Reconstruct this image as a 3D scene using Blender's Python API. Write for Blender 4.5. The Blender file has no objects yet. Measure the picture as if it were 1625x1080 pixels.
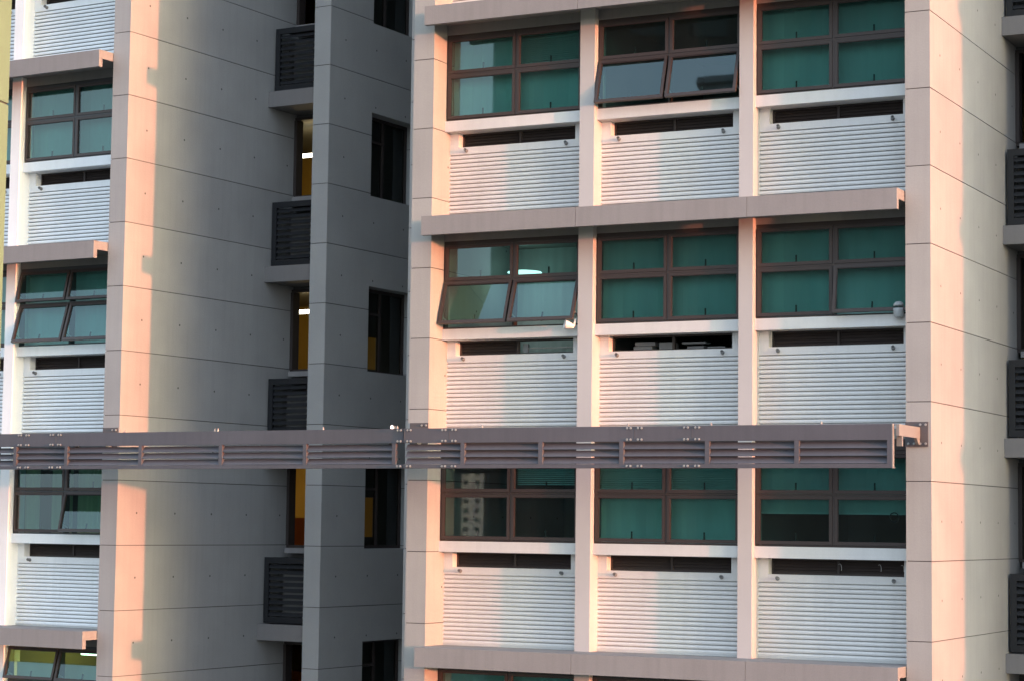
import bpy, math, random
from math import sin, cos, pi, radians
from mathutils import Matrix, Vector
random.seed(4)
scn = bpy.context.scene
COL = scn.collection
G = 14.0                       # height of the survey level above the ground
P = 2.8 / 3                    # pitch of the concrete panel joints
SUN_AZ, SUN_EL = radians(11.0), radians(1.65)

# ------------------------------------------------------------------ helpers
class MB:
    def __init__(s): s.v = []; s.f = []
    def quad(s, a, b, c, d):
        n = len(s.v); s.v += [a, b, c, d]; s.f.append((n, n+1, n+2, n+3)); return s
    def box(s, x0, x1, y0, y1, z0, z1):
        n = len(s.v)
        s.v += [(x0,y0,z0),(x1,y0,z0),(x1,y1,z0),(x0,y1,z0),(x0,y0,z1),(x1,y0,z1),(x1,y1,z1),(x0,y1,z1)]
        for q in ((0,3,2,1),(4,5,6,7),(0,1,5,4),(1,2,6,5),(2,3,7,6),(3,0,4,7)):
            s.f.append(tuple(n+i for i in q))
        return s
    def prism(s, prof, a0, a1, axis='x'):
        """prof: list of (p,q) counter-clockwise, swept along an axis. x: (y,z)  y: (x,z)  z: (x,y)"""
        n = len(s.v); m = len(prof)
        for a in (a0, a1):
            for p, q in prof:
                s.v.append({'x': (a,p,q), 'y': (p,a,q), 'z': (p,q,a)}[axis])
        for i in range(m):
            j = (i+1) % m
            s.f.append((n+i, n+j, n+m+j, n+m+i))
        s.f.append(tuple(n+i for i in range(m))[::-1]); s.f.append(tuple(n+m+i for i in range(m)))
        return s
    def strip(s, prof, x0, x1):
        n = len(s.v)
        for y, z in prof: s.v += [(x0,y,z),(x1,y,z)]
        for i in range(len(prof)-1):
            s.f.append((n+2*i, n+2*i+1, n+2*i+3, n+2*i+2))
        return s
    def lathe(s, prof, origin, axis, n=14, cap=True):
        """prof: list of (radius, distance along axis)"""
        ax = Vector(axis).normalized(); t = ax.orthogonal().normalized(); b = ax.cross(t)
        o = Vector(origin); k = len(s.v)
        for r, d in prof:
            for i in range(n):
                a = 2*pi*i/n
                s.v.append(tuple(o + ax*d + t*(r*cos(a)) + b*(r*sin(a))))
        for j in range(len(prof)-1):
            for i in range(n):
                i2 = (i+1) % n
                s.f.append((k+j*n+i, k+j*n+i2, k+(j+1)*n+i2, k+(j+1)*n+i))
        if cap:
            s.f.append(tuple(k+i for i in range(n))[::-1])
            s.f.append(tuple(k+(len(prof)-1)*n+i for i in range(n)))
        return s
    def mesh(s, name):
        me = bpy.data.meshes.new(name); me.from_pydata(s.v, [], s.f); me.update(); return me

def put(name, mb, mat, parent=None, loc=(0,0,0), rot=(0,0,0), smooth=False):
    me = mb if isinstance(mb, bpy.types.Mesh) else mb.mesh(name)
    if not me.materials: me.materials.append(mat)
    if smooth:
        for p in me.polygons: p.use_smooth = True
    o = bpy.data.objects.new(name, me); COL.objects.link(o)
    o.parent = parent; o.location = loc; o.rotation_euler = rot
    return o
def tag(o, label, cat, group=None, kind=None):
    o['label'] = label; o['category'] = cat
    if group: o['group'] = group
    if kind: o['kind'] = kind
    return o
def thing(name, label, cat, loc=(0,0,0), rz=0, group=None):
    o = bpy.data.objects.new(name, None); COL.objects.link(o)
    o.location = loc; o.rotation_euler = (0,0,rz); o.empty_display_size = .2
    return tag(o, label, cat, group)

# ------------------------------------------------------------------ materials
class NT:
    def __init__(s, name):
        m = bpy.data.materials.new(name); m.use_nodes = True; s.m = m; s.t = m.node_tree; s.t.nodes.clear()
        s.out = s.n('ShaderNodeOutputMaterial')
    def n(s, typ, **kw):
        x = s.t.nodes.new(typ)
        for k, v in kw.items(): setattr(x, k, v)
        return x
    def l(s, a, b): s.t.links.new(a, b)
    def math(s, op, a, b=None, c=None):
        x = s.n('ShaderNodeMath', operation=op)
        for i, v in enumerate((a, b, c)):
            if v is None: continue
            if isinstance(v, (int, float)): x.inputs[i].default_value = v
            else: s.l(v, x.inputs[i])
        return x.outputs[0]
    def noise(s, vec, scale, detail=4, rough=.55):
        x = s.n('ShaderNodeTexNoise'); x.inputs['Scale'].default_value = scale
        x.inputs['Detail'].default_value = detail; x.inputs['Roughness'].default_value = rough
        if vec is not None: s.l(vec, x.inputs['Vector'])
        return x.outputs['Fac']
    def ramp(s, fac, stops):
        x = s.n('ShaderNodeValToRGB'); e = x.color_ramp.elements
        while len(e) < len(stops): e.new(.5)
        for i, (p, c) in enumerate(stops): e[i].position = p; e[i].color = (*c, 1)
        s.l(fac, x.inputs[0]); return x.outputs[0]
    def mixc(s, fac, a, b, blend='MIX'):
        x = s.n('ShaderNodeMix', data_type='RGBA', blend_type=blend)
        for sock, v in ((x.inputs[0], fac), (x.inputs[6], a), (x.inputs[7], b)):
            if isinstance(v, (int, float)): sock.default_value = v
            elif isinstance(v, tuple): sock.default_value = (*v, 1)
            else: s.l(v, sock)
        return x.outputs[2]

def surface(name, col, rough=.75, var=.06, grain=.05, bump=.02, streak=0., metallic=0., dots=None, spec=.3):
    t = NT(name)
    tc = t.n('ShaderNodeTexCoord').outputs['Object']
    n1 = t.noise(tc, 1.1, 5); n2 = t.noise(tc, 60, 2)
    lo = tuple(c*(1-2*var) for c in col); hi = tuple(min(1, c*(1+2*var)) for c in col)
    base = t.ramp(n1, [(.3, lo), (.7, hi)])
    g = t.ramp(n2, [(.25, (1-grain,)*3), (.75, (1+grain,)*3)])
    base = t.mixc(1., base, g, 'MULTIPLY')
    if streak:
        mp = t.n('ShaderNodeMapping'); mp.inputs['Scale'].default_value = (5, 5, .25); t.l(tc, mp.inputs[0])
        n3 = t.noise(mp.outputs[0], 2.2, 4, .6)
        f = t.ramp(n3, [(.45, (0,)*3), (.8, (streak,)*3)])
        base = t.mixc(f, base, tuple(c*.55 for c in col))
    if dots:                                    # formwork tie holes, on faces turned to +X
        y0, dy = dots
        sp = t.n('ShaderNodeSeparateXYZ'); t.l(tc, sp.inputs[0])
        a = t.math('PINGPONG', t.math('ADD', sp.outputs[1], -y0 + 200*dy), dy/2)
        b = t.math('PINGPONG', t.math('ADD', sp.outputs[2], -P/2 + 100*P), P/2)
        wn = t.n('ShaderNodeTexWhiteNoise', noise_dimensions='1D'); t.l(t.math('FLOOR', t.math('DIVIDE', sp.outputs[2], P)), wn.inputs['W'])
        base = t.mixc(1., base, t.ramp(wn.outputs[0], [(0, (.955,.955,.96)), (1, (1.03,1.03,1.025))]), 'MULTIPLY')
        d = t.math('SQRT', t.math('ADD', t.math('MULTIPLY', a, a), t.math('MULTIPLY', b, b)))
        ge = t.n('ShaderNodeNewGeometry'); tf = t.n('ShaderNodeVectorTransform', vector_type='NORMAL', convert_from='WORLD', convert_to='OBJECT')
        t.l(ge.outputs['Normal'], tf.inputs[0])
        s2 = t.n('ShaderNodeSeparateXYZ'); t.l(tf.outputs[0], s2.inputs[0])
        msk = t.math('MULTIPLY', t.math('LESS_THAN', d, .015), t.math('GREATER_THAN', s2.outputs[0], .5))
        base = t.mixc(msk, base, tuple(c*.22 for c in col))
    bs = t.n('ShaderNodeBsdfPrincipled')
    t.l(base, bs.inputs['Base Color']); bs.inputs['Roughness'].default_value = rough
    bs.inputs['Metallic'].default_value = metallic; bs.inputs['Specular IOR Level'].default_value = spec
    if bump:
        bp = t.n('ShaderNodeBump'); bp.inputs['Strength'].default_value = bump*10; bp.inputs['Distance'].default_value = .004
        t.l(t.noise(tc, 35, 4), bp.inputs['Height']); t.l(bp.outputs[0], bs.inputs['Normal'])
    t.l(bs.outputs[0], t.out.inputs[0]); return t.m

def glass(name, tint, refl=.1, gloss=(.85,.95,1)):
    t = NT(name)
    tr = t.n('ShaderNodeBsdfTransparent'); tr.inputs[0].default_value = (*tint, 1)
    gl = t.n('ShaderNodeBsdfGlossy'); gl.inputs[0].default_value = (*gloss, 1); gl.inputs['Roughness'].default_value = .015
    tc = t.n('ShaderNodeTexCoord').outputs['Object']
    bp = t.n('ShaderNodeBump'); bp.inputs['Strength'].default_value = .0025; bp.inputs['Distance'].default_value = .02
    t.l(t.noise(tc, 2.0, 1), bp.inputs['Height']); t.l(bp.outputs[0], gl.inputs['Normal'])
    du = t.n('ShaderNodeBsdfDiffuse'); du.inputs[0].default_value = (.42,.52,.50,1)
    dm = t.n('ShaderNodeMixShader'); t.l(t.ramp(t.noise(tc, 1.6, 4), [(.3,(.003,)*3),(.75,(.022,)*3)]), dm.inputs[0])
    t.l(tr.outputs[0], dm.inputs[1]); t.l(du.outputs[0], dm.inputs[2]); tr = dm
    fr = t.n('ShaderNodeLayerWeight'); fr.inputs[0].default_value = .35
    f = t.math('ADD', t.math('MULTIPLY', fr.outputs['Fresnel'], .55), refl)
    mx = t.n('ShaderNodeMixShader'); t.l(f, mx.inputs[0]); t.l(tr.outputs[0], mx.inputs[1]); t.l(gl.outputs[0], mx.inputs[2])
    t.l(mx.outputs[0], t.out.inputs[0]); return t.m

def glow(name, col, strength):
    t = NT(name); e = t.n('ShaderNodeEmission'); e.inputs[0].default_value = (*col, 1); e.inputs[1].default_value = strength
    t.l(e.outputs[0], t.out.inputs[0]); return t.m

def fabric(name, col, folds=9.):
    t = NT(name); tc = t.n('ShaderNodeTexCoord').outputs['Object']
    mp = t.n('ShaderNodeMapping'); mp.inputs['Scale'].default_value = (folds, .1, .15); t.l(tc, mp.inputs[0])
    n = t.noise(mp.outputs[0], 1.5, 3)
    base = t.ramp(n, [(.3, tuple(c*.8 for c in col)), (.7, col)])
    d = t.n('ShaderNodeBsdfDiffuse'); t.l(base, d.inputs[0])
    tl = t.n('ShaderNodeBsdfTranslucent'); t.l(base, tl.inputs[0])
    mx = t.n('ShaderNodeMixShader'); mx.inputs[0].default_value = .2
    t.l(d.outputs[0], mx.inputs[1]); t.l(tl.outputs[0], mx.inputs[2]); t.l(mx.outputs[0], t.out.inputs[0]); return t.m

M = {}
M['wall_R'] = surface('cream_concrete', (.36,.35,.34), .8, .035, .045, .04, .16, dots=(.43, .87))
M['wall_L'] = surface('grey_concrete', (.345,.343,.342), .8, .035, .045, .04, .16, dots=(.43, .87))
M['pier'] = surface('grey_pier_concrete', (.36,.365,.365), .8, .03, .05, .03, .06, dots=(.155, .87))
M['niche'] = surface('niche_painted_shade', (.10,.10,.10), .85, .04, .04, .02)  # shade below the ledges, put into the wall colour
M['groove'] = surface('joint_sealant', (.07,.065,.065), .9, 0, .02, 0)
M['canopy'] = surface('grey_canopy_render', (.255,.243,.245), .8, .03, .05, .04, .22)
M['white'] = surface('white_paint', (.63,.625,.62), .6, .03, .03, .01, .14)
M['mullion'] = surface('mullion_paint', (.47,.455,.455), .65, .015, .02, .01, .05)
M['ledge'] = surface('ledge_render', (.20,.19,.19), .8, .03, .04, .03, .12)
M['groove_shade'] = surface('painted_groove_shade', (.50,.50,.50), .8, 0, .02, 0)  # darker colour standing in for shade inside the panel grooves
M['white_cool'] = surface('white_cladding', (.85,.87,.885), .5, .03, .03, .01, .14)
M['alu'] = surface('bronze_aluminium', (.040,.028,.026), .42, .03, .04, .0, spec=.5)
M['alu_L'] = surface('dark_grey_aluminium', (.04,.043,.048), .42, .03, .04, .0, spec=.5)
M['vent'] = surface('dark_louvre_paint', (.045,.036,.034), .55, .03, .03, 0)
M['screen'] = surface('blue_black_louvre_paint', (.018,.019,.022), .5, .04, .04, 0)
M['beam'] = surface('mauve_grey_steel', (.088,.085,.101), .55, .05, .05, .01, .25, spec=.4)
M['beam_arm'] = surface('pale_galvanised_steel', (.24,.22,.21), .55, .05, .05, .01, spec=.4)
M['bolt'] = surface('bright_bolt_steel', (.36,.355,.35), .4, .05, .03, 0, metallic=.35)
M['holder'] = surface('dull_pole_holder', (.20,.20,.20), .5, .05, .03, 0)
M['plate'] = surface('dark_bracket_steel', (.10,.09,.095), .5, .05, .05, .01)
M['glass_R'] = glass('green_tinted_glass', (.31,.61,.58), .05, (.75,.97,1))
M['glass_dark'] = glass('dark_tinted_glass', (.34,.36,.33), .0)
M['glass_L'] = glass('green_tinted_glass_sky', (.30,.58,.57), .15, (.78,.98,1))
M['blind'] = fabric('roller_blind', (.86,.88,.84), 1.2)
M['blind_pale'] = fabric('pale_roller_blind', (.82,.84,.80), 1.2)
M['blind_dim'] = fabric('grey_roller_blind', (.68,.71,.69), 1.2)
M['drape'] = fabric('beige_drape', (.86,.72,.48), 14)
M['room'] = surface('interior_paint', (.22,.22,.20), .9, .04, .02, 0)
M['yellow'] = surface('yellow_wall_paint', (.62,.42,.10), .9, .06, .03, 0)
M['orange'] = surface('orange_lacquer', (.55,.14,.03), .6, .06, .03, 0)
M['tan'] = surface('tan_render', (.17,.25,.17), .85, .04, .06, .03, .1)
M['lamp'] = glow('lit_tube', (1,.90,.66), 9)
M['lamp_soft'] = glow('lit_ceiling_disc', (.85,1,.95), 3)
M['plastic'] = surface('white_plastic', (.72,.70,.68), .45, .02, .02, 0)
M['clear'] = surface('milky_plastic', (.36,.38,.39), .3, .02, .02, 0)
M['far_white'] = surface('tower_white_paint', (.85,.84,.80), .8, .03, .02, 0)
M['far_grey'] = surface('tower_grey_paint', (.06,.065,.07), .8, .05, .02, 0)
M['far_mid'] = surface('tower_mid_grey_paint', (.22,.24,.25), .8, .05, .02, 0)
M['far_dark'] = surface('tower_shaded_paint', (.025,.028,.03), .8, .05, .02, 0)
M['far_glass'] = surface('tower_dark_window', (.03,.04,.045), .3, .05, .02, 0)
M['unit'] = surface('air_con_casing', (.20,.21,.22), .5, .03, .03, 0)
M['asphalt'] = surface('ground_asphalt_and_lawn', (.07,.075,.06), .9, .15, .1, .05)
M['led'] = glow('small_red_white_light', (1,.75,.65), 4)

# ------------------------------------------------------------------ shared module of the two blocks
BAYS = [(-6.757, -4.72), (-4.512, -2.513), (-2.327, -.305)]
MULL = [(-4.72, -4.512), (-2.513, -2.327)]
ZC = lambda n: .64 + 2.8*n                 # top of the canopy over storey n
KLO, KHI = -15, 17                         # panel rows (full height of the tower, in joint pitches)
g = .010
H = (0, 0, G)

def rows(mb, core, x0, x1, y0, y1, k0, k1, inset=.012):
    for k in range(k0, k1):
        mb.box(x0, x1, y0, y1, k*P + g/2, (k+1)*P - g/2)
    core.box(x0+inset, x1-inset, y0+inset, y1-inset, k0*P + .01, k1*P - .02)

CACHE = {}
def cached(key, fn):
    if key not in CACHE: CACHE[key] = fn()
    return CACHE[key]

def sash_mesh(w, h):
    def f():
        m = MB(); b = .036
        m.box(-w/2, w/2, -.022, .022, -b, 0).box(-w/2, w/2, -.022, .022, -h, -h+b)
        m.box(-w/2, -w/2+b, -.0215, .0215, -h+b, -b).box(w/2-b, w/2, -.0215, .0215, -h+b, -b)
        c = .008                                            # glazing bead
        for s_ in (-1, 1):
            m.box(s_*(w/2-b-c/2)-c/2, s_*(w/2-b-c/2)+c/2, -.012, .016, -h+b, -b)
        m.box(-w/2+b+c, w/2-b-c, -.012, .016, -b-c, -b).box(-w/2+b+c, w/2-b-c, -.012, .016, -h+b, -h+b+c)
        return m.mesh('sash')
    return cached(('sash', round(w,3), round(h,3)), f)
def pane_mesh(w, h):
    def f():
        b = .038
        return MB().quad((-w/2+b,.002,-h+b),(w/2-b,.002,-h+b),(w/2-b,.002,-b),(-w/2+b,.002,-b)).mesh('pane')
    return cached(('pane', round(w,3), round(h,3)), f)
def handle_mesh(h):
    def f():
        m = MB(); m.box(-.014, .014, .024, .05, -h+.01, -h+.05); m.box(-.008, .008, .034, .05, -h+.05, -h+.135)
        return m.mesh('handle')
    return cached(('handle', round(h,3)), f)

def window(root, bay, n, glassm, alu, open_=None, cover='blind', drop=1.0, tint='blind', venetian=None, ring=False):
    """2 x 2 awning window. open_: {(column,row): degrees}, row 0 on top. cover: what hangs behind."""
    x0, x1 = bay; z0, z1 = ZC(n)-1.433, ZC(n)-.258
    zm = ZC(n)-.80; xm = (x0+x1)/2 + (.03 if x0 < -5 else 0)
    fb = .022
    m = MB()
    m.box(x0, x1, .362, .46, z0, z0+fb).box(x0, x1, .362, .46, z1-fb-.03, z1)
    m.box(x0, x0+fb, .361, .459, z0+fb, z1-fb-.03).box(x1-fb, x1, .361, .459, z0+fb, z1-fb-.03)
    m.box(xm-.012, xm+.012, .350, .458, z0+fb, z1-fb-.03)
    m.box(x0+fb, xm-.012, .352, .457, zm-.011, zm+.011).box(xm+.012, x1-fb, .352, .457, zm-.011, zm+.011)
    w = put('window', m, alu, root, H)
    cols = [(x0+fb+.004, xm-.015), (xm+.015, x1-fb-.004)]
    rws = [(z1-fb-.034, zm+.014), (zm-.014, z0+fb+.004)]
    for c, (a, b) in enumerate(cols):
        for r_, (t, bt) in enumerate(rws):
            ang = (open_ or {}).get((c, r_), 0)
            loc = ((a+b)/2, .366 if not ang else .352, t); rot = (-radians(ang), 0, 0)
            put('sash', sash_mesh(b-a, t-bt), alu, w, loc, rot)
            put('pane', pane_mesh(b-a, t-bt), glassm, w, loc, rot)
            put('handle', handle_mesh(t-bt), M['vent'], w, loc, rot)
            if ang:                                          # friction stays at both ends
                L = (t-bt)
                for s_, xs in ((-1, a+.02), (1, b-.02)):
                    s = MB(); y1 = .352 - sin(radians(ang))*L*.8; zz = t - cos(radians(ang))*L*.8
                    s.prism([(.40, t-L*.9), (.40, t-L*.9+.02), (y1, zz+.02), (y1, zz)], xs-.006, xs+.006)
                    put('stay', s, M['bolt'], w)
    # window covering
    if cover in ('blind', 'pale'):
        zb = z1 - (z1-z0)*drop
        s = MB(); seg = 28; y = .53
        pr = [(x0+.02+(x1-x0-.04)*i/seg, y+.006*sin(i*1.9)+.004*sin(i*.7)) for i in range(seg+1)]
        for (xa, ya), (xb, yb) in zip(pr, pr[1:]):
            s.quad((xa,ya,zb),(xb,yb,zb),(xb,yb,z1),(xa,ya,z1))
        put('roller_blind', s, M['blind_pale' if cover == 'pale' else tint], w)
        if drop < .95:
            put('blind_rail', MB().box(x0+.02, x1-.02, y-.012, y+.012, zb-.022, zb), M['white'], w)
    elif cover == 'drape':
        for xa, xb in ((x0+.03, x0+.30), (x0+.56, x0+.98), (xm+.06, xm+.72)):
            s = MB(); seg = int((xb-xa)/.02)
            pr = [(xa+(xb-xa)*i/seg, .58+.025*sin(i*1.55)) for i in range(seg+1)]
            for (p, q), (p2, q2) in zip(pr, pr[1:]): s.quad((p,q,z0-.1),(p2,q2,z0-.1),(p2,q2,z1),(p,q,z1))
            put('curtain', s, M['drape'], w)
    elif cover == 'back':                                   # added pale sheet behind the lamp, lit by it to brighten the panes
        s = MB(); pr = [(x0+.08+(x1-x0-.16)*i/60, 2.35+.006*sin(i*1.3)) for i in range(61)]
        for (p, q), (p2, q2) in zip(pr, pr[1:]): s.quad((p,q,z0-.9),(p2,q2,z0-.9),(p2,q2,ZC(n)-.13),(p,q,ZC(n)-.13))
        put('curtain', s, M['blind_dim'], w)
    elif cover == 'frost':
        put('frosted_film', MB().box(x0+.04, x1-.04, .50, .505, z0, zm+.26), M['blind_pale'], w)
    if venetian:                                            # (from x, to x as fractions of the bay, drop)
        xa, xb, dr = x0+(x1-x0)*venetian[0]+.02, x0+(x1-x0)*venetian[1]-.02, venetian[2]
        s = MB(); z = z1-.05
        while z > z1-(z1-z0)*dr:
            s.prism([(.475, z), (.478, z-.003), (.498, z+.012), (.495, z+.015)], xa, xb); z -= .027
        put('venetian_blind', s, M['blind_pale'], w)
    if ring:
        s = MB(); c0 = (x1-.30, .50, z0+.37)
        for i in range(20):
            a, b_ = 2*pi*i/20, 2*pi*(i+1)/20
            s.prism([(c0[0]+.05*cos(a), c0[2]+.05*sin(a)), (c0[0]+.062*cos(a), c0[2]+.062*sin(a)), (c0[0]+.062*cos(b_), c0[2]+.062*sin(b_)), (c0[0]+.05*cos(b_), c0[2]+.05*sin(b_))], .50, .506, 'y')
        put('ring', s, M['vent'], w)
    return w

def spandrel(root, bay, n, whitem):
    x0, x1 = bay; zc = ZC(n); o0, o1 = x0+.13, x1-.17
    zt, zs, zb = zc-1.575, zc-1.775, zc-1.87
    m = MB()
    m.box(x0, x1, .33, .62, zc-1.575, zc-1.433)                                   # sill
    m.box(x0, o0, .48, .62, zb, zt).box(o1, x1, .48, .62, zb, zt).box(o0, o1, .48, .62, zb, zs)
    pitch = .0565; z = zc-2.8+.0; prof = [(.62, zb), (.482, zb)]; zz = zb
    while zz - pitch > z - .02:
        prof += [(.510, zz-.001), (.510, zz-.013), (.484, zz-.016), (.476, zz-.036), (.480, zz-pitch)]
        zz -= pitch
    prof += [(.482, z-.02)]
    nf = len(m.f); m.strip(prof, x0, x1)
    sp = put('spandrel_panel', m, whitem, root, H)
    sp.data.materials.append(M['groove_shade'])
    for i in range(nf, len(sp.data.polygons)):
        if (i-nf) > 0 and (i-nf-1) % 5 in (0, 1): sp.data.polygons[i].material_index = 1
    for p_ in (x0+.25, x1-.30):                                                    # laundry pole holders
        s = MB(); c = (p_, .481, zc-1.825)
        s.lathe([(.026,0),(.026,.008),(.016,.010),(.016,.050),(.022,.052),(.022,.075),(.014,.076),(.014,.05)], c, (.25,-1,.12), 12)
        put('pole_holder', s, M['holder'], sp)
    return (o0, o1, zt, zs)

def vent(root, o, n, kind='shut'):
    o0, o1, zt, zs = o; m = MB(); y = .60
    b = .022; xm = (o0+o1)/2
    m.box(o0, o1, y, y+.05, zs, zs+b).box(o0, o1, y, y+.05, zt-b, zt)
    m.box(o0, o0+b, y, y+.05, zs+b, zt-b).box(o1-b, o1, y, y+.05, zs+b, zt-b).box(xm-.015, xm+.015, y, y+.05, zs+b, zt-b)
    v = put('vent_window', m, M['vent'], root, H)
    halves = [(o0+b, xm-.015), (xm+.015, o1-b)]
    for i, (a, c) in enumerate(halves):
        if (kind == 'open_right' and i == 1) or (kind == 'open_both'): continue
        s = MB()
        for j in range(4):
            zz = zs+b+ (zt-zs-2*b)*(j+.5)/4
            s.prism([(y+.012, zz-.020), (y+.016, zz-.022), (y+.042, zz+.018), (y+.038, zz+.020)], a, c)
        s.box(a, c, y+.046, y+.049, zs+b, zt-b)
        put('louvre_blades', s, M['vent'], v)
    if kind == 'open_right':
        a, c = halves[1]
        put('rail', MB().box(a+.02, c-.02, y+.10, y+.115, zs+.085, zs+.097), M['bolt'], v)
        put('rail_bracket', MB().box(a+.02, a+.09, y+.09, y+.13, zs+.04, zs+.15), M['clear'], v)
    if kind == 'hooks':
        for xc in (o0+.88, o0+1.38, o1-.06):
            s = MB()
            for k in range(8):
                a, b_ = -.6+k*.35, -.6+(k+1)*.35
                s.prism([(xc+.02*cos(a), zs+.09+.05*sin(a)), (xc+.027*cos(a), zs+.09+.055*sin(a)), (xc+.027*cos(b_), zs+.09+.055*sin(b_)), (xc+.02*cos(b_), zs+.09+.05*sin(b_))], y-.012, y-.004, 'y')
            put('hook', s, M['bolt'], v)
    if kind == 'open_both':
        for xa, xb, za, zb in ((o0+.20, o0+.46, .03, .085), (o0+.22, o0+.50, .092, .14), (o0+.56, o0+.76, .03, .13), (xm+.03, o1-.5, .10, .125), (xm+.10, xm+.33, .03, .07), (xm+.38, xm+.62, .03, .06)):
            put('stored_item', MB().box(xa, xb, y+.22, y+.4, zs+za, zs+zb), M['clear'], v)

def canopy_mesh():
    def f():
        m = MB()
        def seg(x0, x1):
            m.prism([(.36,.0),(-.30,.0),(-.30,-.25),(-.225,-.25),(-.225,-.125),(.36,-.125)], x0, x1)
        seg(-6.745, -4.508); seg(-4.503, -2.2); seg(-2.195, -.318)
        return m.mesh('canopy')
    return cached('canopy', f)

def block(root, wallm, whitem, glassm, alu, bays, storeys, cfg, left):
    """one tower: bays between two concrete columns, a side wall, a niche with air con ledges, a stair pier"""
    body = MB(); core = MB()
    rows(body, core, -.305, 0, 0, 4.15, KLO, KHI)
    sw = put('side_wall', body, wallm, root, H); put('joint_filler', core, M['groove'], sw)
    if left:
        body = MB(); core = MB(); rows(body, core, -7.0625, -6.757, 0, 4.15, KLO, KHI)
        cw = put('column', body, wallm, root, H); put('joint_filler', core, M['groove'], cw)
        body = MB(); core = MB(); rows(body, core, -8.54, -8.23, 2.5, 9.8, KLO, KHI)
        pw = put('rear_pier', body, wallm, root, H); put('joint_filler', core, M['groove'], pw)
        put('rear_wall', MB().box(-8.23, -6.75, 4.151, 9.8, KLO*P, KHI*P), M['pier'], root, H)
    for x0, x1 in MULL:
        if x1 < bays[0][0]-.3: continue
        put('mullion', MB().box(x0, x1, .25, .60, KLO*P, KHI*P), M['mullion'] if whitem is M['white'] else whitem, root, H)
    # floors, partitions: rooms are closed boxes
    m = MB()
    for n in list(storeys)+[storeys[-1]-1]:
        m.box(-6.756, -.306, .361, 4.149, ZC(n)-.125, ZC(n)-.002)
        m.box(-3., 1.1, 4.302, 7.9, ZC(n)-.123, ZC(n)-.004)
    m.box(-6.756, .0, 4.151, 4.30, KLO*P, KHI*P)
    put('floor_slabs', m, M['room'], root, H)
    m = MB()
    for x0, x1 in MULL: m.box(x0+.06, x1-.06, .605, 4.148, KLO*P, KHI*P)
    put('party_walls', m, M['room'], root, H)
    m = MB().box(-3.1, 1.1, 7.9, 8.0, KLO*P, KHI*P).box(-3.1, -3., 4.302, 7.899, KLO*P, KHI*P)
    put('rear_room_wall', m, M['yellow'], root, H)
    m = MB(); xa, xb = .40, .45
    m.box(xa, xb, 4.302, 5.45, KLO*P, KHI*P).box(xa, xb, 5.95, 7.899, KLO*P, KHI*P)
    zz = KLO*P
    for a, b in ((-.80, -.15), (1.97, 2.50)):
        m.box(xa, xb, 5.45, 5.95, zz, a); zz = b
    m.box(xa, xb, 5.45, 5.95, zz, KHI*P)
    put('partition', m, M['room'], root, H)
    lo, hi = ZC(storeys[-1])-2.8, ZC(storeys[0])
    # plain wall above and below the storeys in view
    m = MB().box(-6.756, -.306, .36, .8, KLO*P, lo-.13).box(-6.756, -.306, .36, .8, hi+.002, KHI*P)
    put('plain_front', m, whitem, root, H)
    for n in storeys:
        zc = ZC(n)
        if n != 0: put('canopy', canopy_mesh(), M['canopy'], root, (0, 0, G+zc))
        for bi, bay in enumerate(BAYS):
            if bay not in bays: continue
            c = cfg.get((n, bi), {})
            put('lintel', MB().box(bay[0], bay[1], .352, .60, zc-.258, zc-.1255), M['canopy'] if n else alu, root, H)  # behind the beam, dark metal replaces the render to paint in its shadow
            window(root, bay, n, glassm, alu, c.get('open'), c.get('cover', 'blind'), c.get('drop', 1.), c.get('tint', 'blind'), c.get('venetian'), c.get('ring'))
            o = spandrel(root, bay, n, whitem)
            vent(root, o, n, c.get('vent', 'shut'))
        # niche: ledge, louvred air con screen, back wall with window
        put('ledge', MB().box(.002, .988, 3.37, 4.149, zc-.25, zc), M['ledge'], root, H)
        z0 = zc+.02; z1 = zc+1.035; fr = MB(); xa, xb, y = .035, .985, 3.49
        fr.box(xa, xb, y, y+.05, z0, z0+.09).box(xa, xb, y, y+.05, z1-.09, z1)
        fr.box(xa, xa+.085, y, y+.05, z0+.09, z1-.09).box(xb-.085, xb, y, y+.05, z0+.09, z1-.09)
        fr.box(xa, xb, y+.05, y+.62, z1-.012, z1-.002)
        sc = put('air_con_screen', fr, M['screen'], root, H)
        ns = 9
        for k in range(ns):
            zz = z0+.09+(z1-z0-.18)*(k+.5)/ns
            put('slat', MB().prism([(y+.004, zz-.030), (y+.009, zz-.032), (y+.046, zz+.024), (y+.041, zz+.027)], xa+.085, xb-.085), M['screen'], sc)
        put('air_con_unit', MB().box(.33, .93, y+.10, y+.48, z0+.05, z0+.80), M['unit'], sc)
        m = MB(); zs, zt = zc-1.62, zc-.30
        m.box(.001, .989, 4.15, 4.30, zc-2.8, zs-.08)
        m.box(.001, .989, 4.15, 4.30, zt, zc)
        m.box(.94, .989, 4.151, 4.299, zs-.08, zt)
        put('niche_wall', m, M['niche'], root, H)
        put('niche_sill', MB().box(.09, .985, 3.93, 4.149, zs-.08, zs), M['canopy'], root, H)
        f = MB(); b = .045
        f.box(.0015, .94, 4.10, 4.25, zs, zs+b).box(.0015, .94, 4.10, 4.25, zt-b, zt)
        f.box(.0015, .055, 4.08, 4.25, zs+b, zt-b).box(.90, .94, 4.10, 4.25, zs+b, zt-b).box(.44, .48, 4.12, 4.25, zs+b, zt-b)
        put('niche_window', f, M['vent'], root, H)
    # stair pier with its window openings
    body = MB(); core = MB(); rows(body, core, .99, 1.2964, 3.2165, 4.40, KLO, KHI)
    kz = storeys
    for k in range(KLO, KHI): body.box(.99, 1.2964, 5.78, 9.8, k*P+g/2, (k+1)*P-g/2)
    core.box(1.002, 1.2844, 5.792, 9.79, KLO*P+.01, KHI*P-.02)
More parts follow.
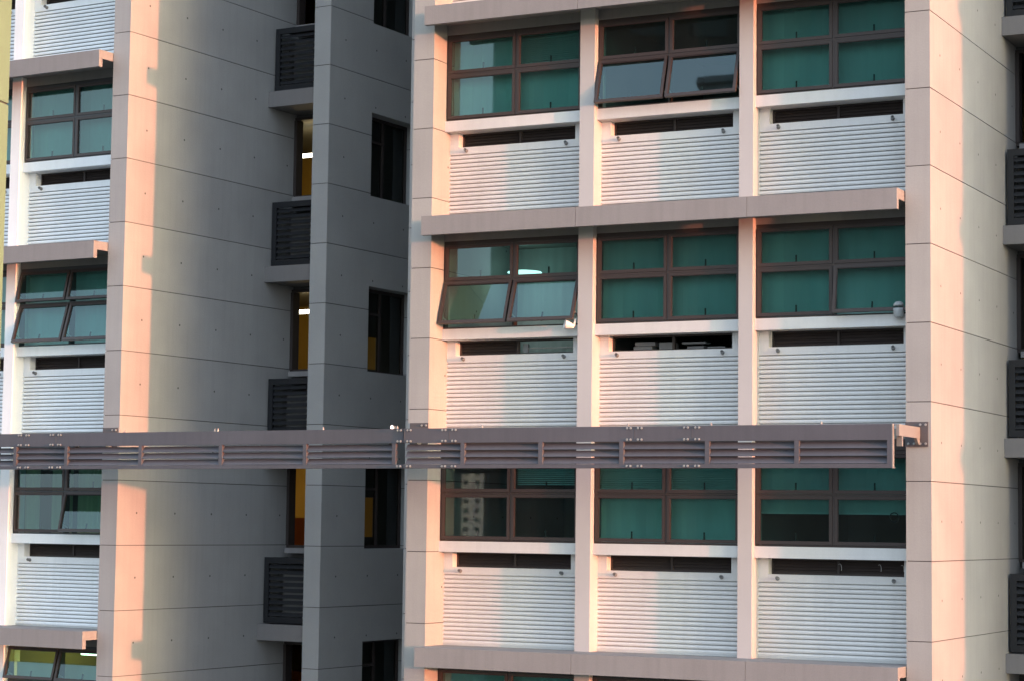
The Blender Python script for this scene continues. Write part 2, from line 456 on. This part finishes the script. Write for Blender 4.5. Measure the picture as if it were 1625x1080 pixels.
    cuts = [(ZC(n)-1.615, ZC(n)-.265) for n in storeys]
    for k in range(KLO, KHI):
        segs = [(k*P+g/2, (k+1)*P-g/2)]
        for c0, c1 in cuts:
            new = []
            for a, b in segs:
                if c1 <= a or c0 >= b: new.append((a, b)); continue
                if a < c0: new.append((a, c0))
                if b > c1: new.append((c1, b))
            segs = new
        for a, b in segs: body.box(.991, 1.2960, 4.4003, 5.7797, a, b)
    ed = [KLO*P] + [v for c in sorted(cuts) for v in c] + [KHI*P-.02]
    for a, b in zip(ed[0::2], ed[1::2]): core.box(1.002, 1.2844, 4.389, 5.792, a+.012, b-.012)
    pr = put('stair_pier', body, M['pier'], root, H); put('joint_filler', core, M['groove'], pr)
    for n in storeys:
        z0, z1 = ZC(n)-1.615, ZC(n)-.265; b = .05; f = MB()
        f.box(1.02, 1.07, 4.40, 5.78, z0, z0+b).box(1.02, 1.07, 4.40, 5.78, z1-b, z1)
        f.box(1.02, 1.07, 4.40, 4.40+b, z0+b, z1-b).box(1.02, 1.07, 5.78-b, 5.78, z0+b, z1-b)
        f.box(1.02, 1.07, 5.05, 5.10, z0+b, z1-b).box(1.02, 1.07, 4.45, 5.05, z1-.42, z1-.38)
        w = put('pier_window', f, M['vent'], root, H)
        put('pane', MB().quad((1.045,4.45,z0+b),(1.045,5.73,z0+b),(1.045,5.73,z1-b),(1.045,4.45,z1-b)), M['glass_dark'], w)

# ------------------------------------------------------------------ the two towers in view
XL, YL, RL = -12.0378, .3362, -.0569
STO = [3, 2, 1, 0, -1]
R = thing('apartment_block', 'right-hand cream concrete apartment tower with three window bays and sunlit reveals', 'apartment block')
cfgR = {(3,0): {}, (2,0): dict(venetian=(.52,1,.5)), (2,1): dict(open={(0,1): 16, (1,1): 16}, cover='none'),
        (2,2): dict(tint='blind_dim'), (1,0): dict(open={(0,1): 18, (1,1): 19}, cover='back', vent='open_right'),
        (1,1): dict(vent='open_both', tint='blind_dim'), (1,2): dict(open={(1,1): 9}, tint='blind_dim'),
        (0,0): dict(cover='none', venetian=(.52,1,.38)), (0,1): dict(venetian=(0,1,.45)), (0,2): dict(drop=.64, ring=True, tint='blind_dim', vent='hooks'), (-1,0): dict(), (-1,1): dict(), (-1,2): dict()}
block(R, M['wall_R'], M['white'], M['glass_R'], M['alu'], BAYS, STO, cfgR, True)

L = thing('apartment_block', 'left-hand grey concrete apartment tower in shade with an orange sunlit strip on its side wall', 'apartment block', (XL, YL, 0), RL)
cfgL = {(2,2): dict(cover='pale'), (1,2): dict(cover='blind', open={(0,0): 13, (1,0): 13, (0,1): 17, (1,1): 17}),
        (0,2): dict(cover='drape', open={(1,1): 13}), (-1,2): dict(cover='frost', open={(0,0): 15, (1,0): 15})}
block(L, M['wall_L'], M['white_cool'], M['glass_L'], M['alu_L'], BAYS, STO, cfgL, True)
put('sky_light_blocker', MB().box(1.2964, 3.6, 9.0, 9.2, KLO*P, KHI*P), M['pier'], L, H)  # unseen wall added to keep sky light out of the recess

def lpt(x, y, z):
    return (XL+cos(RL)*x-sin(RL)*y, YL+sin(RL)*x+cos(RL)*y, z+G)

# ------------------------------------------------------------------ louvred sunshade beam
B = thing('sunshade_beam', 'long mauve grey louvred steel beam bolted across the front of both towers', 'beam', (0, 0, G))
LF = bpy.data.objects.new('beam_wing', None)
def seg_beam(posts, x0, x1, xf, end=False):
    mat = M['beam']; Y0, Y1 = -.90, -.85
    def P_(name, mb, m=mat): 
        o = put(name, mb, m, B); o.matrix_local = xf; return o
    P_('top_band', MB().prism([(Y0,.452),(Y0,.635),(-.72,.635),(-.72,.625),(Y1,.625),(Y1,.452)][::-1], x0, x1))
    P_('bottom_rail', MB().prism([(Y0,.132),(Y0,.180),(Y1,.180),(Y1,.142),(-.76,.142),(-.76,.132)][::-1], x0, x1))
    for p_ in posts:
        P_('post', MB().box(p_-.028, p_+.028, Y0+.001, Y1-.001, .1805, .4515))
    e = [x0] + posts + [x1]
    for a, b in zip(e, e[1:]):
        if b-a < .2: continue
        s = MB()
        for k in range(3):
            z = .186 + k*.088
            s.prism([(Y0+.006, z), (Y0+.012, z-.003), (Y1+.022, z+.070), (Y1+.016, z+.074)][::-1], a+.026, b-.026)
        P_('louvre_slats', s)
    if end:
        P_('end_plate', MB().box(x1+.0005, x1+.012, Y0-.002, Y1+.005, .130, .637), M['beam_arm'])
XF_L = Matrix.Translation((XL, YL, 0)) @ Matrix.Rotation(RL, 4, 'Z')
ID = Matrix.Identity(4)
seg_beam([-6.3, -5.2, -3.9, -2.35, -1.152, -.192, 1.149, 2.538, 3.925, 5.324], -6.9, 5.462, XF_L)
seg_beam([-5.757, -4.667, -3.574, -2.46, -1.342, -.228], -6.612, -.20, ID, True)
bolt_me = MB().lathe([(.015,0),(.015,.007),(.011,.008),(.011,.016)], (0,0,0), (0,-1,0), 8).mesh('bolt')
for xf, js in ((ID, (-6.6, -5.95, -3.40, -2.655)), (XF_L, (-.985, -.385))):
    for j in js:
        o = put('splice_seam', MB().box(j-.003, j+.003, -.9025, -.88, .458, .632), M['plate'], B); o.matrix_local = xf
        for z in (.613, .474, .156):
            for dx in (-.098, -.052, .046, .092):
                o = put('bolt', bolt_me, M['bolt'], B); o.matrix_local = xf @ Matrix.Translation((j+dx, -.9, z))
for xf, xs in ((ID, (-5.5, -3.5, -2.42, -1.05, -6.72, -6.76)), (XF_L, (2.42, 2.47, .86, 4.2))):
    for x in xs:
        o = put('clip', MB().lathe([(.014,0),(.014,.02),(.009,.022),(.009,.035)], (0,0,0), (0,0,1), 8), M['bolt'], B)
        o.matrix_local = xf @ Matrix.Translation((x, -.875, .635))
o = put('marker_light', MB().lathe([(.018,0),(.020,.02),(.014,.04),(.004,.046)], (-6.80,-.875,.636), (0,0,1), 10), M['led'], B)
# brackets reaching back to the columns
def bracket(xc, xf, z1, lo_=.405):
    def P_(name, mb, m): o = put(name, mb, m, B); o.matrix_local = xf; return o
    pl = P_('bracket_plate', MB().box(xc-.136, xc+.138, -.014, .0, lo_, z1), M['plate'])
    for z in (lo_+.035, z1-.035):
        for dx in (-.10, -.03, .045, .11):
            if z > lo_+.1 and dx < 0: continue
            o = put('plate_bolt', bolt_me, M['bolt'], pl); o.location = (xc+dx, -.014, z)
    P_('bracket_arm', MB().prism([(-.849,.632),(-.849,.500),(-.02,.500),(-.02,.632)], xc+.01, xc+.045), M['beam_arm'])
    P_('bracket_foot', MB().prism([(-.15,.499),(-.06,.43),(-.016,.43),(-.016,.499)], xc+.005, xc+.04), M['beam_arm'])
    P_('stiffener', MB().box(xc-.02, xc+.045, -.74, -.70, .385, .499), M['beam_arm'])
bracket(-.173, ID, .698); bracket(-6.893, ID, .752); bracket(-.16, XF_L, .752)

# ------------------------------------------------------------------ small things at the windows
t = MB().lathe([(.02,0),(.03,.02),(.055,.10),(.06,.13),(.052,.132),(.048,.10),(.01,.03)], (-4.765,.24,1.975+G), (-.75,-.62,.22), 18, False)
t.lathe([(.018,0),(.018,.10)], (-4.775,.26,1.985+G), (.1,.2,1), 10)
tag(put('funnel_holder', t, M['plastic'], smooth=True), 'small white funnel-shaped holder tilted at the corner of an open window', 'holder')
t = MB().lathe([(.045,0),(.06,.02),(.066,.09),(.066,.115),(.055,.115)], (-.47,.265,1.955+G), (0,0,1), 18)
t.lathe([(.066,0),(.058,.03),(.035,.052),(.008,.058)], (-.47,.265,2.095+G), (0,0,1), 18)
t.lathe([(.01,0),(.01,.03)], (-.47,.265,2.068+G), (0,0,1), 8)
tag(put('dome_sensor', t, M['clear'], smooth=True), 'pale domed plastic cup fixed at the sill corner beside the right column', 'sensor')

def lamp(name, mb, mat, label, cat, loc, energy, col, size=.3):
    o = tag(put(name, mb, mat, None, loc), label, cat)
    ld = bpy.data.lights.new(name+'_light', 'POINT'); ld.energy = energy; ld.color = col; ld.shadow_soft_size = .05
    lo = bpy.data.objects.new(name+'_light', ld); COL.objects.link(lo); lo.parent = o; lo.location = (0, 0, -.14)
    return o
lamp('ceiling_lamp', MB().lathe([(.20,0),(.24,.015),(.23,.03),(.08,.05)], (0,0,0), (0,0,1), 32), M['lamp_soft'],
     'glowing round ceiling lamp behind the window with both lower sashes open', 'ceiling lamp', (-6.25, 1.75, 2.88+G), 2.6, (.85,1,.95))
tube = lambda Lh: MB().lathe([(.035,-Lh),(.035,Lh)], (0,0,0), (1,0,0), 12)
lamp('tube_lamp', tube(.5), M['lamp'], 'lit tube lamp in the yellow room under the topmost full ledge of the niche', 'tube lamp', lpt(-.45,5.5,5.60), 16, (1,.72,.3)).rotation_euler = (0,0,RL)
lamp('tube_lamp', tube(.5), M['lamp'], 'lit tube lamp in the yellow room one storey above the louvred beam', 'tube lamp', lpt(-.45,5.5,2.945), 16, (1,.72,.3)).rotation_euler = (0,0,RL)
lamp('tube_lamp', tube(.45), M['lamp'], 'tube lamp tucked out of sight in the yellow room just below the louvred beam', 'tube lamp', lpt(-2.0,5.8,.2), 14, (1,.68,.25)).rotation_euler = (0,0,RL)
lamp('tube_lamp', tube(.55), M['lamp'], 'lit tube lamp behind the bottom left window with tilted sashes', 'tube lamp', lpt(-1.35,1.5,-2.60), 55, (1,.50,.08)).rotation_euler = (0,0,RL)
def cupboard(label, x, z, mat, w=.5, h=.9):
    m = MB().box(-w/2, w/2, 0, .4, 0, h)
    o = tag(put('cupboard', m, mat, None, lpt(x, 5.6, z), (0,0,RL)), label, 'cupboard')
    put('door', MB().box(-w/2+.02, -.005, -.018, -.001, .03, h-.03), mat, o)
    put('door', MB().box(.005, w/2-.02, -.018, -.001, .03, h-.03), mat, o)
cupboard('orange cupboard seen through the niche window just below the louvred beam', -.72, -1.55, M['orange'], .6, 1.05)
cupboard('orange cupboard seen through the niche window at the bottom of the photo', -.72, -4.4, M['orange'], .6, 1.35)

# ------------------------------------------------------------------ foreground block at the left edge
ft = thing('fin_wall', 'tan rendered fin wall of a nearer building cutting into the left edge', 'wall', (-10.58, -4.0, 0), radians(12.6)); ft['kind'] = 'thing'
m = MB()
zj = [-G, -10.87, -7.78, -4.70, -1.61, 1.475, 4.56, 7.645, 10.73, 13.8]
for a, b in zip(zj, zj[1:]): m.box(-.32, 0, -1.6, 0, a+.012, b-.012)
w = put('wall', m, M['tan'], ft, H)
put('joint_filler', MB().box(-.305, -.015, -1.585, -.015, -G+.02, 13.75), M['groove'], w)

# ------------------------------------------------------------------ neighbour to the right (out of frame, throws the shadow on the right tower)
N = thing('apartment_block', 'neighbouring concrete apartment tower beyond the right edge of the photo', 'apartment block', (23.06, -1.73, 0))
body = MB(); core = MB(); rows(body, core, -7.0625, -6.757, 0.02, 8, KLO, KHI)
o = put('column', body, M['wall_R'], N, H); put('joint_filler', core, M['groove'], o)
put('front', MB().box(-6.757, -.3, .5, 8, KLO*P, KHI*P), M['white'], N, H)
for n in STO: put('canopy', MB().prism([(.5,0),(-.22,0),(-.22,-.25),(-.15,-.25),(-.15,-.125),(.5,-.125)], -6.745, -.31), M['canopy'], N, (0,0,G+ZC(n)+.29))

# ------------------------------------------------------------------ buildings behind the camera, seen mirrored in the glass
def mirror_pt(px, dist):
    """place of something seen mirrored in the right tower's glass plane, at a bearing given from the camera"""
    a = radians(27.1053) - math.atan((px-812.5)/3444.87)     # bearing left of +Y
    return Vector((7.208-sin(a)*dist, .744-(-24.902+cos(a)*dist)))
def tower(name, label, p, yaw, w, d, h, mat, cols, floors, z0, fh, ww, wh):
    t = thing(name, label, 'tower', (p.x, p.y, 0), yaw)
    put('body', MB().box(-w/2, w/2, -d, 0, 0, h), mat, t)
    put('roof', MB().box(-w/2-.3, w/2+.3, -d-.3, .3, h, h+.6), mat, t)
    me = MB().box(-ww/2, ww/2, 0, .06, 0, wh).mesh('window')
    for f in range(floors):
        for c in range(cols):
            put('window', me, M['far_glass'], t, (-w/2 + w*(c+.5)/cols, 0, z0+f*fh))
    return t
p = mirror_pt(752, 700); tower('apartment_tower', 'distant white tower with small dark windows mirrored in a lower left window', p, radians(-30), 7.5, 12, 50, M['far_white'], 2, 16, 2, 3.0, 1.5, 1.4)
p = mirror_pt(722, 690); tower('apartment_tower', 'distant grey slab beside the white tower mirrored in a lower left window', p, radians(-30), 5.5, 9, 44, M['far_grey'], 2, 14, 2, 3.0, 1.4, 1.3)
p = mirror_pt(1125, 95); tower('apartment_tower', 'dark tall apartment tower opposite, mirrored in most of the windows', p, radians(-28), 19, 12, 54, M['far_dark'], 7, 12, 2, 3.0, 1.5, 1.5)
p = mirror_pt(790, 705); tower('apartment_tower', 'dark shaded slab block right of the distant white tower, mirrored in a window', p, radians(-30), 7.2, 10, 47, M['far_dark'], 2, 14, 2, 3.0, 1.4, 1.3)
tower('apartment_tower', 'very tall grey apartment tower mirrored in the two tilted sashes at the top', Vector((-43.1, -83, 0)), 0, 12.4, 12, 100.5, M['far_mid'], 4, 30, 6, 3.0, 1.5, 1.4)

gr = put('ground', MB().quad((-1500,-1500,0),(1500,-1500,0),(1500,1500,0),(-1500,1500,0)), M['asphalt']); gr['kind'] = 'structure'

# ------------------------------------------------------------------ light
sd = Vector((cos(SUN_EL)*cos(SUN_AZ), -cos(SUN_EL)*sin(SUN_AZ), sin(SUN_EL)))
sl = bpy.data.lights.new('sun', 'SUN'); sl.energy = 5.0; sl.angle = radians(.8); sl.color = (1.10, .275, .125)
so = bpy.data.objects.new('sun', sl); COL.objects.link(so); so.rotation_euler = sd.to_track_quat('Z', 'Y').to_euler(); so.location = (30, -6, 20)

W = bpy.data.worlds.new('World'); scn.world = W; W.use_nodes = True
nt = W.node_tree; nt.nodes.clear()
out = nt.nodes.new('ShaderNodeOutputWorld'); bg = nt.nodes.new('ShaderNodeBackground')
sky = nt.nodes.new('ShaderNodeTexSky'); sky.sky_type = 'NISHITA'; sky.sun_disc = False
sky.sun_elevation = radians(4.0); sky.sun_rotation = pi/2 + SUN_AZ
sky.dust_density = 2.0; sky.air_density = 1.0; sky.ozone_density = 1.0
DOME_LO = tuple(c*1.55/.15 for c in (.90, 1, 1.12)); DOME_HI = tuple(c*1.55/.15 for c in (.79, 1, 1.25))
# bright haze around the low sun
geo = nt.nodes.new('ShaderNodeTexCoord'); dot = nt.nodes.new('ShaderNodeVectorMath'); dot.operation = 'DOT_PRODUCT'
nt.links.new(geo.outputs['Generated'], dot.inputs[0]); dot.inputs[1].default_value = sd
mr = nt.nodes.new('ShaderNodeMapRange'); mr.interpolation_type = 'SMOOTHERSTEP'
mr.inputs['From Min'].default_value = cos(radians(18)); mr.inputs['From Max'].default_value = cos(radians(6))
mr.inputs['To Min'].default_value = 0; mr.inputs['To Max'].default_value = 1
nt.links.new(dot.outputs['Value'], mr.inputs['Value'])
hz = nt.nodes.new('ShaderNodeMix'); hz.data_type = 'RGBA'; hz.blend_type = 'ADD'
HAZE = 45.0/.15
mul = nt.nodes.new('ShaderNodeMix'); mul.data_type = 'RGBA'; mul.blend_type = 'MULTIPLY'; mul.inputs[0].default_value = 1
mul.inputs[7].default_value = (HAZE*.95, HAZE*.79, HAZE*.45, 1)
nt.links.new(mr.outputs['Result'], mul.inputs[6])
hz.inputs[0].default_value = 1
# pale blue dusk dome, a little deeper overhead
sep = nt.nodes.new('ShaderNodeSeparateXYZ'); nt.links.new(geo.outputs['Generated'], sep.inputs[0])
cr = nt.nodes.new('ShaderNodeValToRGB'); e = cr.color_ramp.elements
e[0].position = 0; e[0].color = (*DOME_LO, 1); e[1].position = .7; e[1].color = (*DOME_HI, 1)
nt.links.new(sep.outputs[2], cr.inputs[0])
dm = nt.nodes.new('ShaderNodeMix'); dm.data_type = 'RGBA'; dm.blend_type = 'ADD'; dm.inputs[0].default_value = 1
nt.links.new(sky.outputs[0], dm.inputs[6]); nt.links.new(cr.outputs[0], dm.inputs[7])
nt.links.new(dm.outputs[2], hz.inputs[6]); nt.links.new(mul.outputs[2], hz.inputs[7])
nt.links.new(hz.outputs[2], bg.inputs[0]); bg.inputs[1].default_value = .15
nt.links.new(bg.outputs[0], out.inputs[0])

# ------------------------------------------------------------------ camera
yaw, pitch, roll = .473078, .084289, .012608
cd = bpy.data.cameras.new('camera'); co = bpy.data.objects.new('camera', cd); COL.objects.link(co)
fw = Vector((-sin(yaw)*cos(pitch), cos(yaw)*cos(pitch), sin(pitch)))
r0 = Vector((cos(yaw), sin(yaw), 0)); u0 = r0.cross(fw)
r1 = r0*cos(roll)+u0*sin(roll); u1 = -r0*sin(roll)+u0*cos(roll)
mt = Matrix((r1, u1, -fw)).transposed().to_4x4(); mt.translation = (7.20822, -24.90219, -.56298+G)
co.matrix_world = mt
cd.sensor_width = 36; cd.lens = 3444.87/1625*36; cd.clip_end = 5000; cd.clip_start = .1
scn.camera = co
scn.view_settings.view_transform = 'Standard'; scn.view_settings.look = 'None'
scn.view_settings.exposure = 0; scn.view_settings.gamma = 1
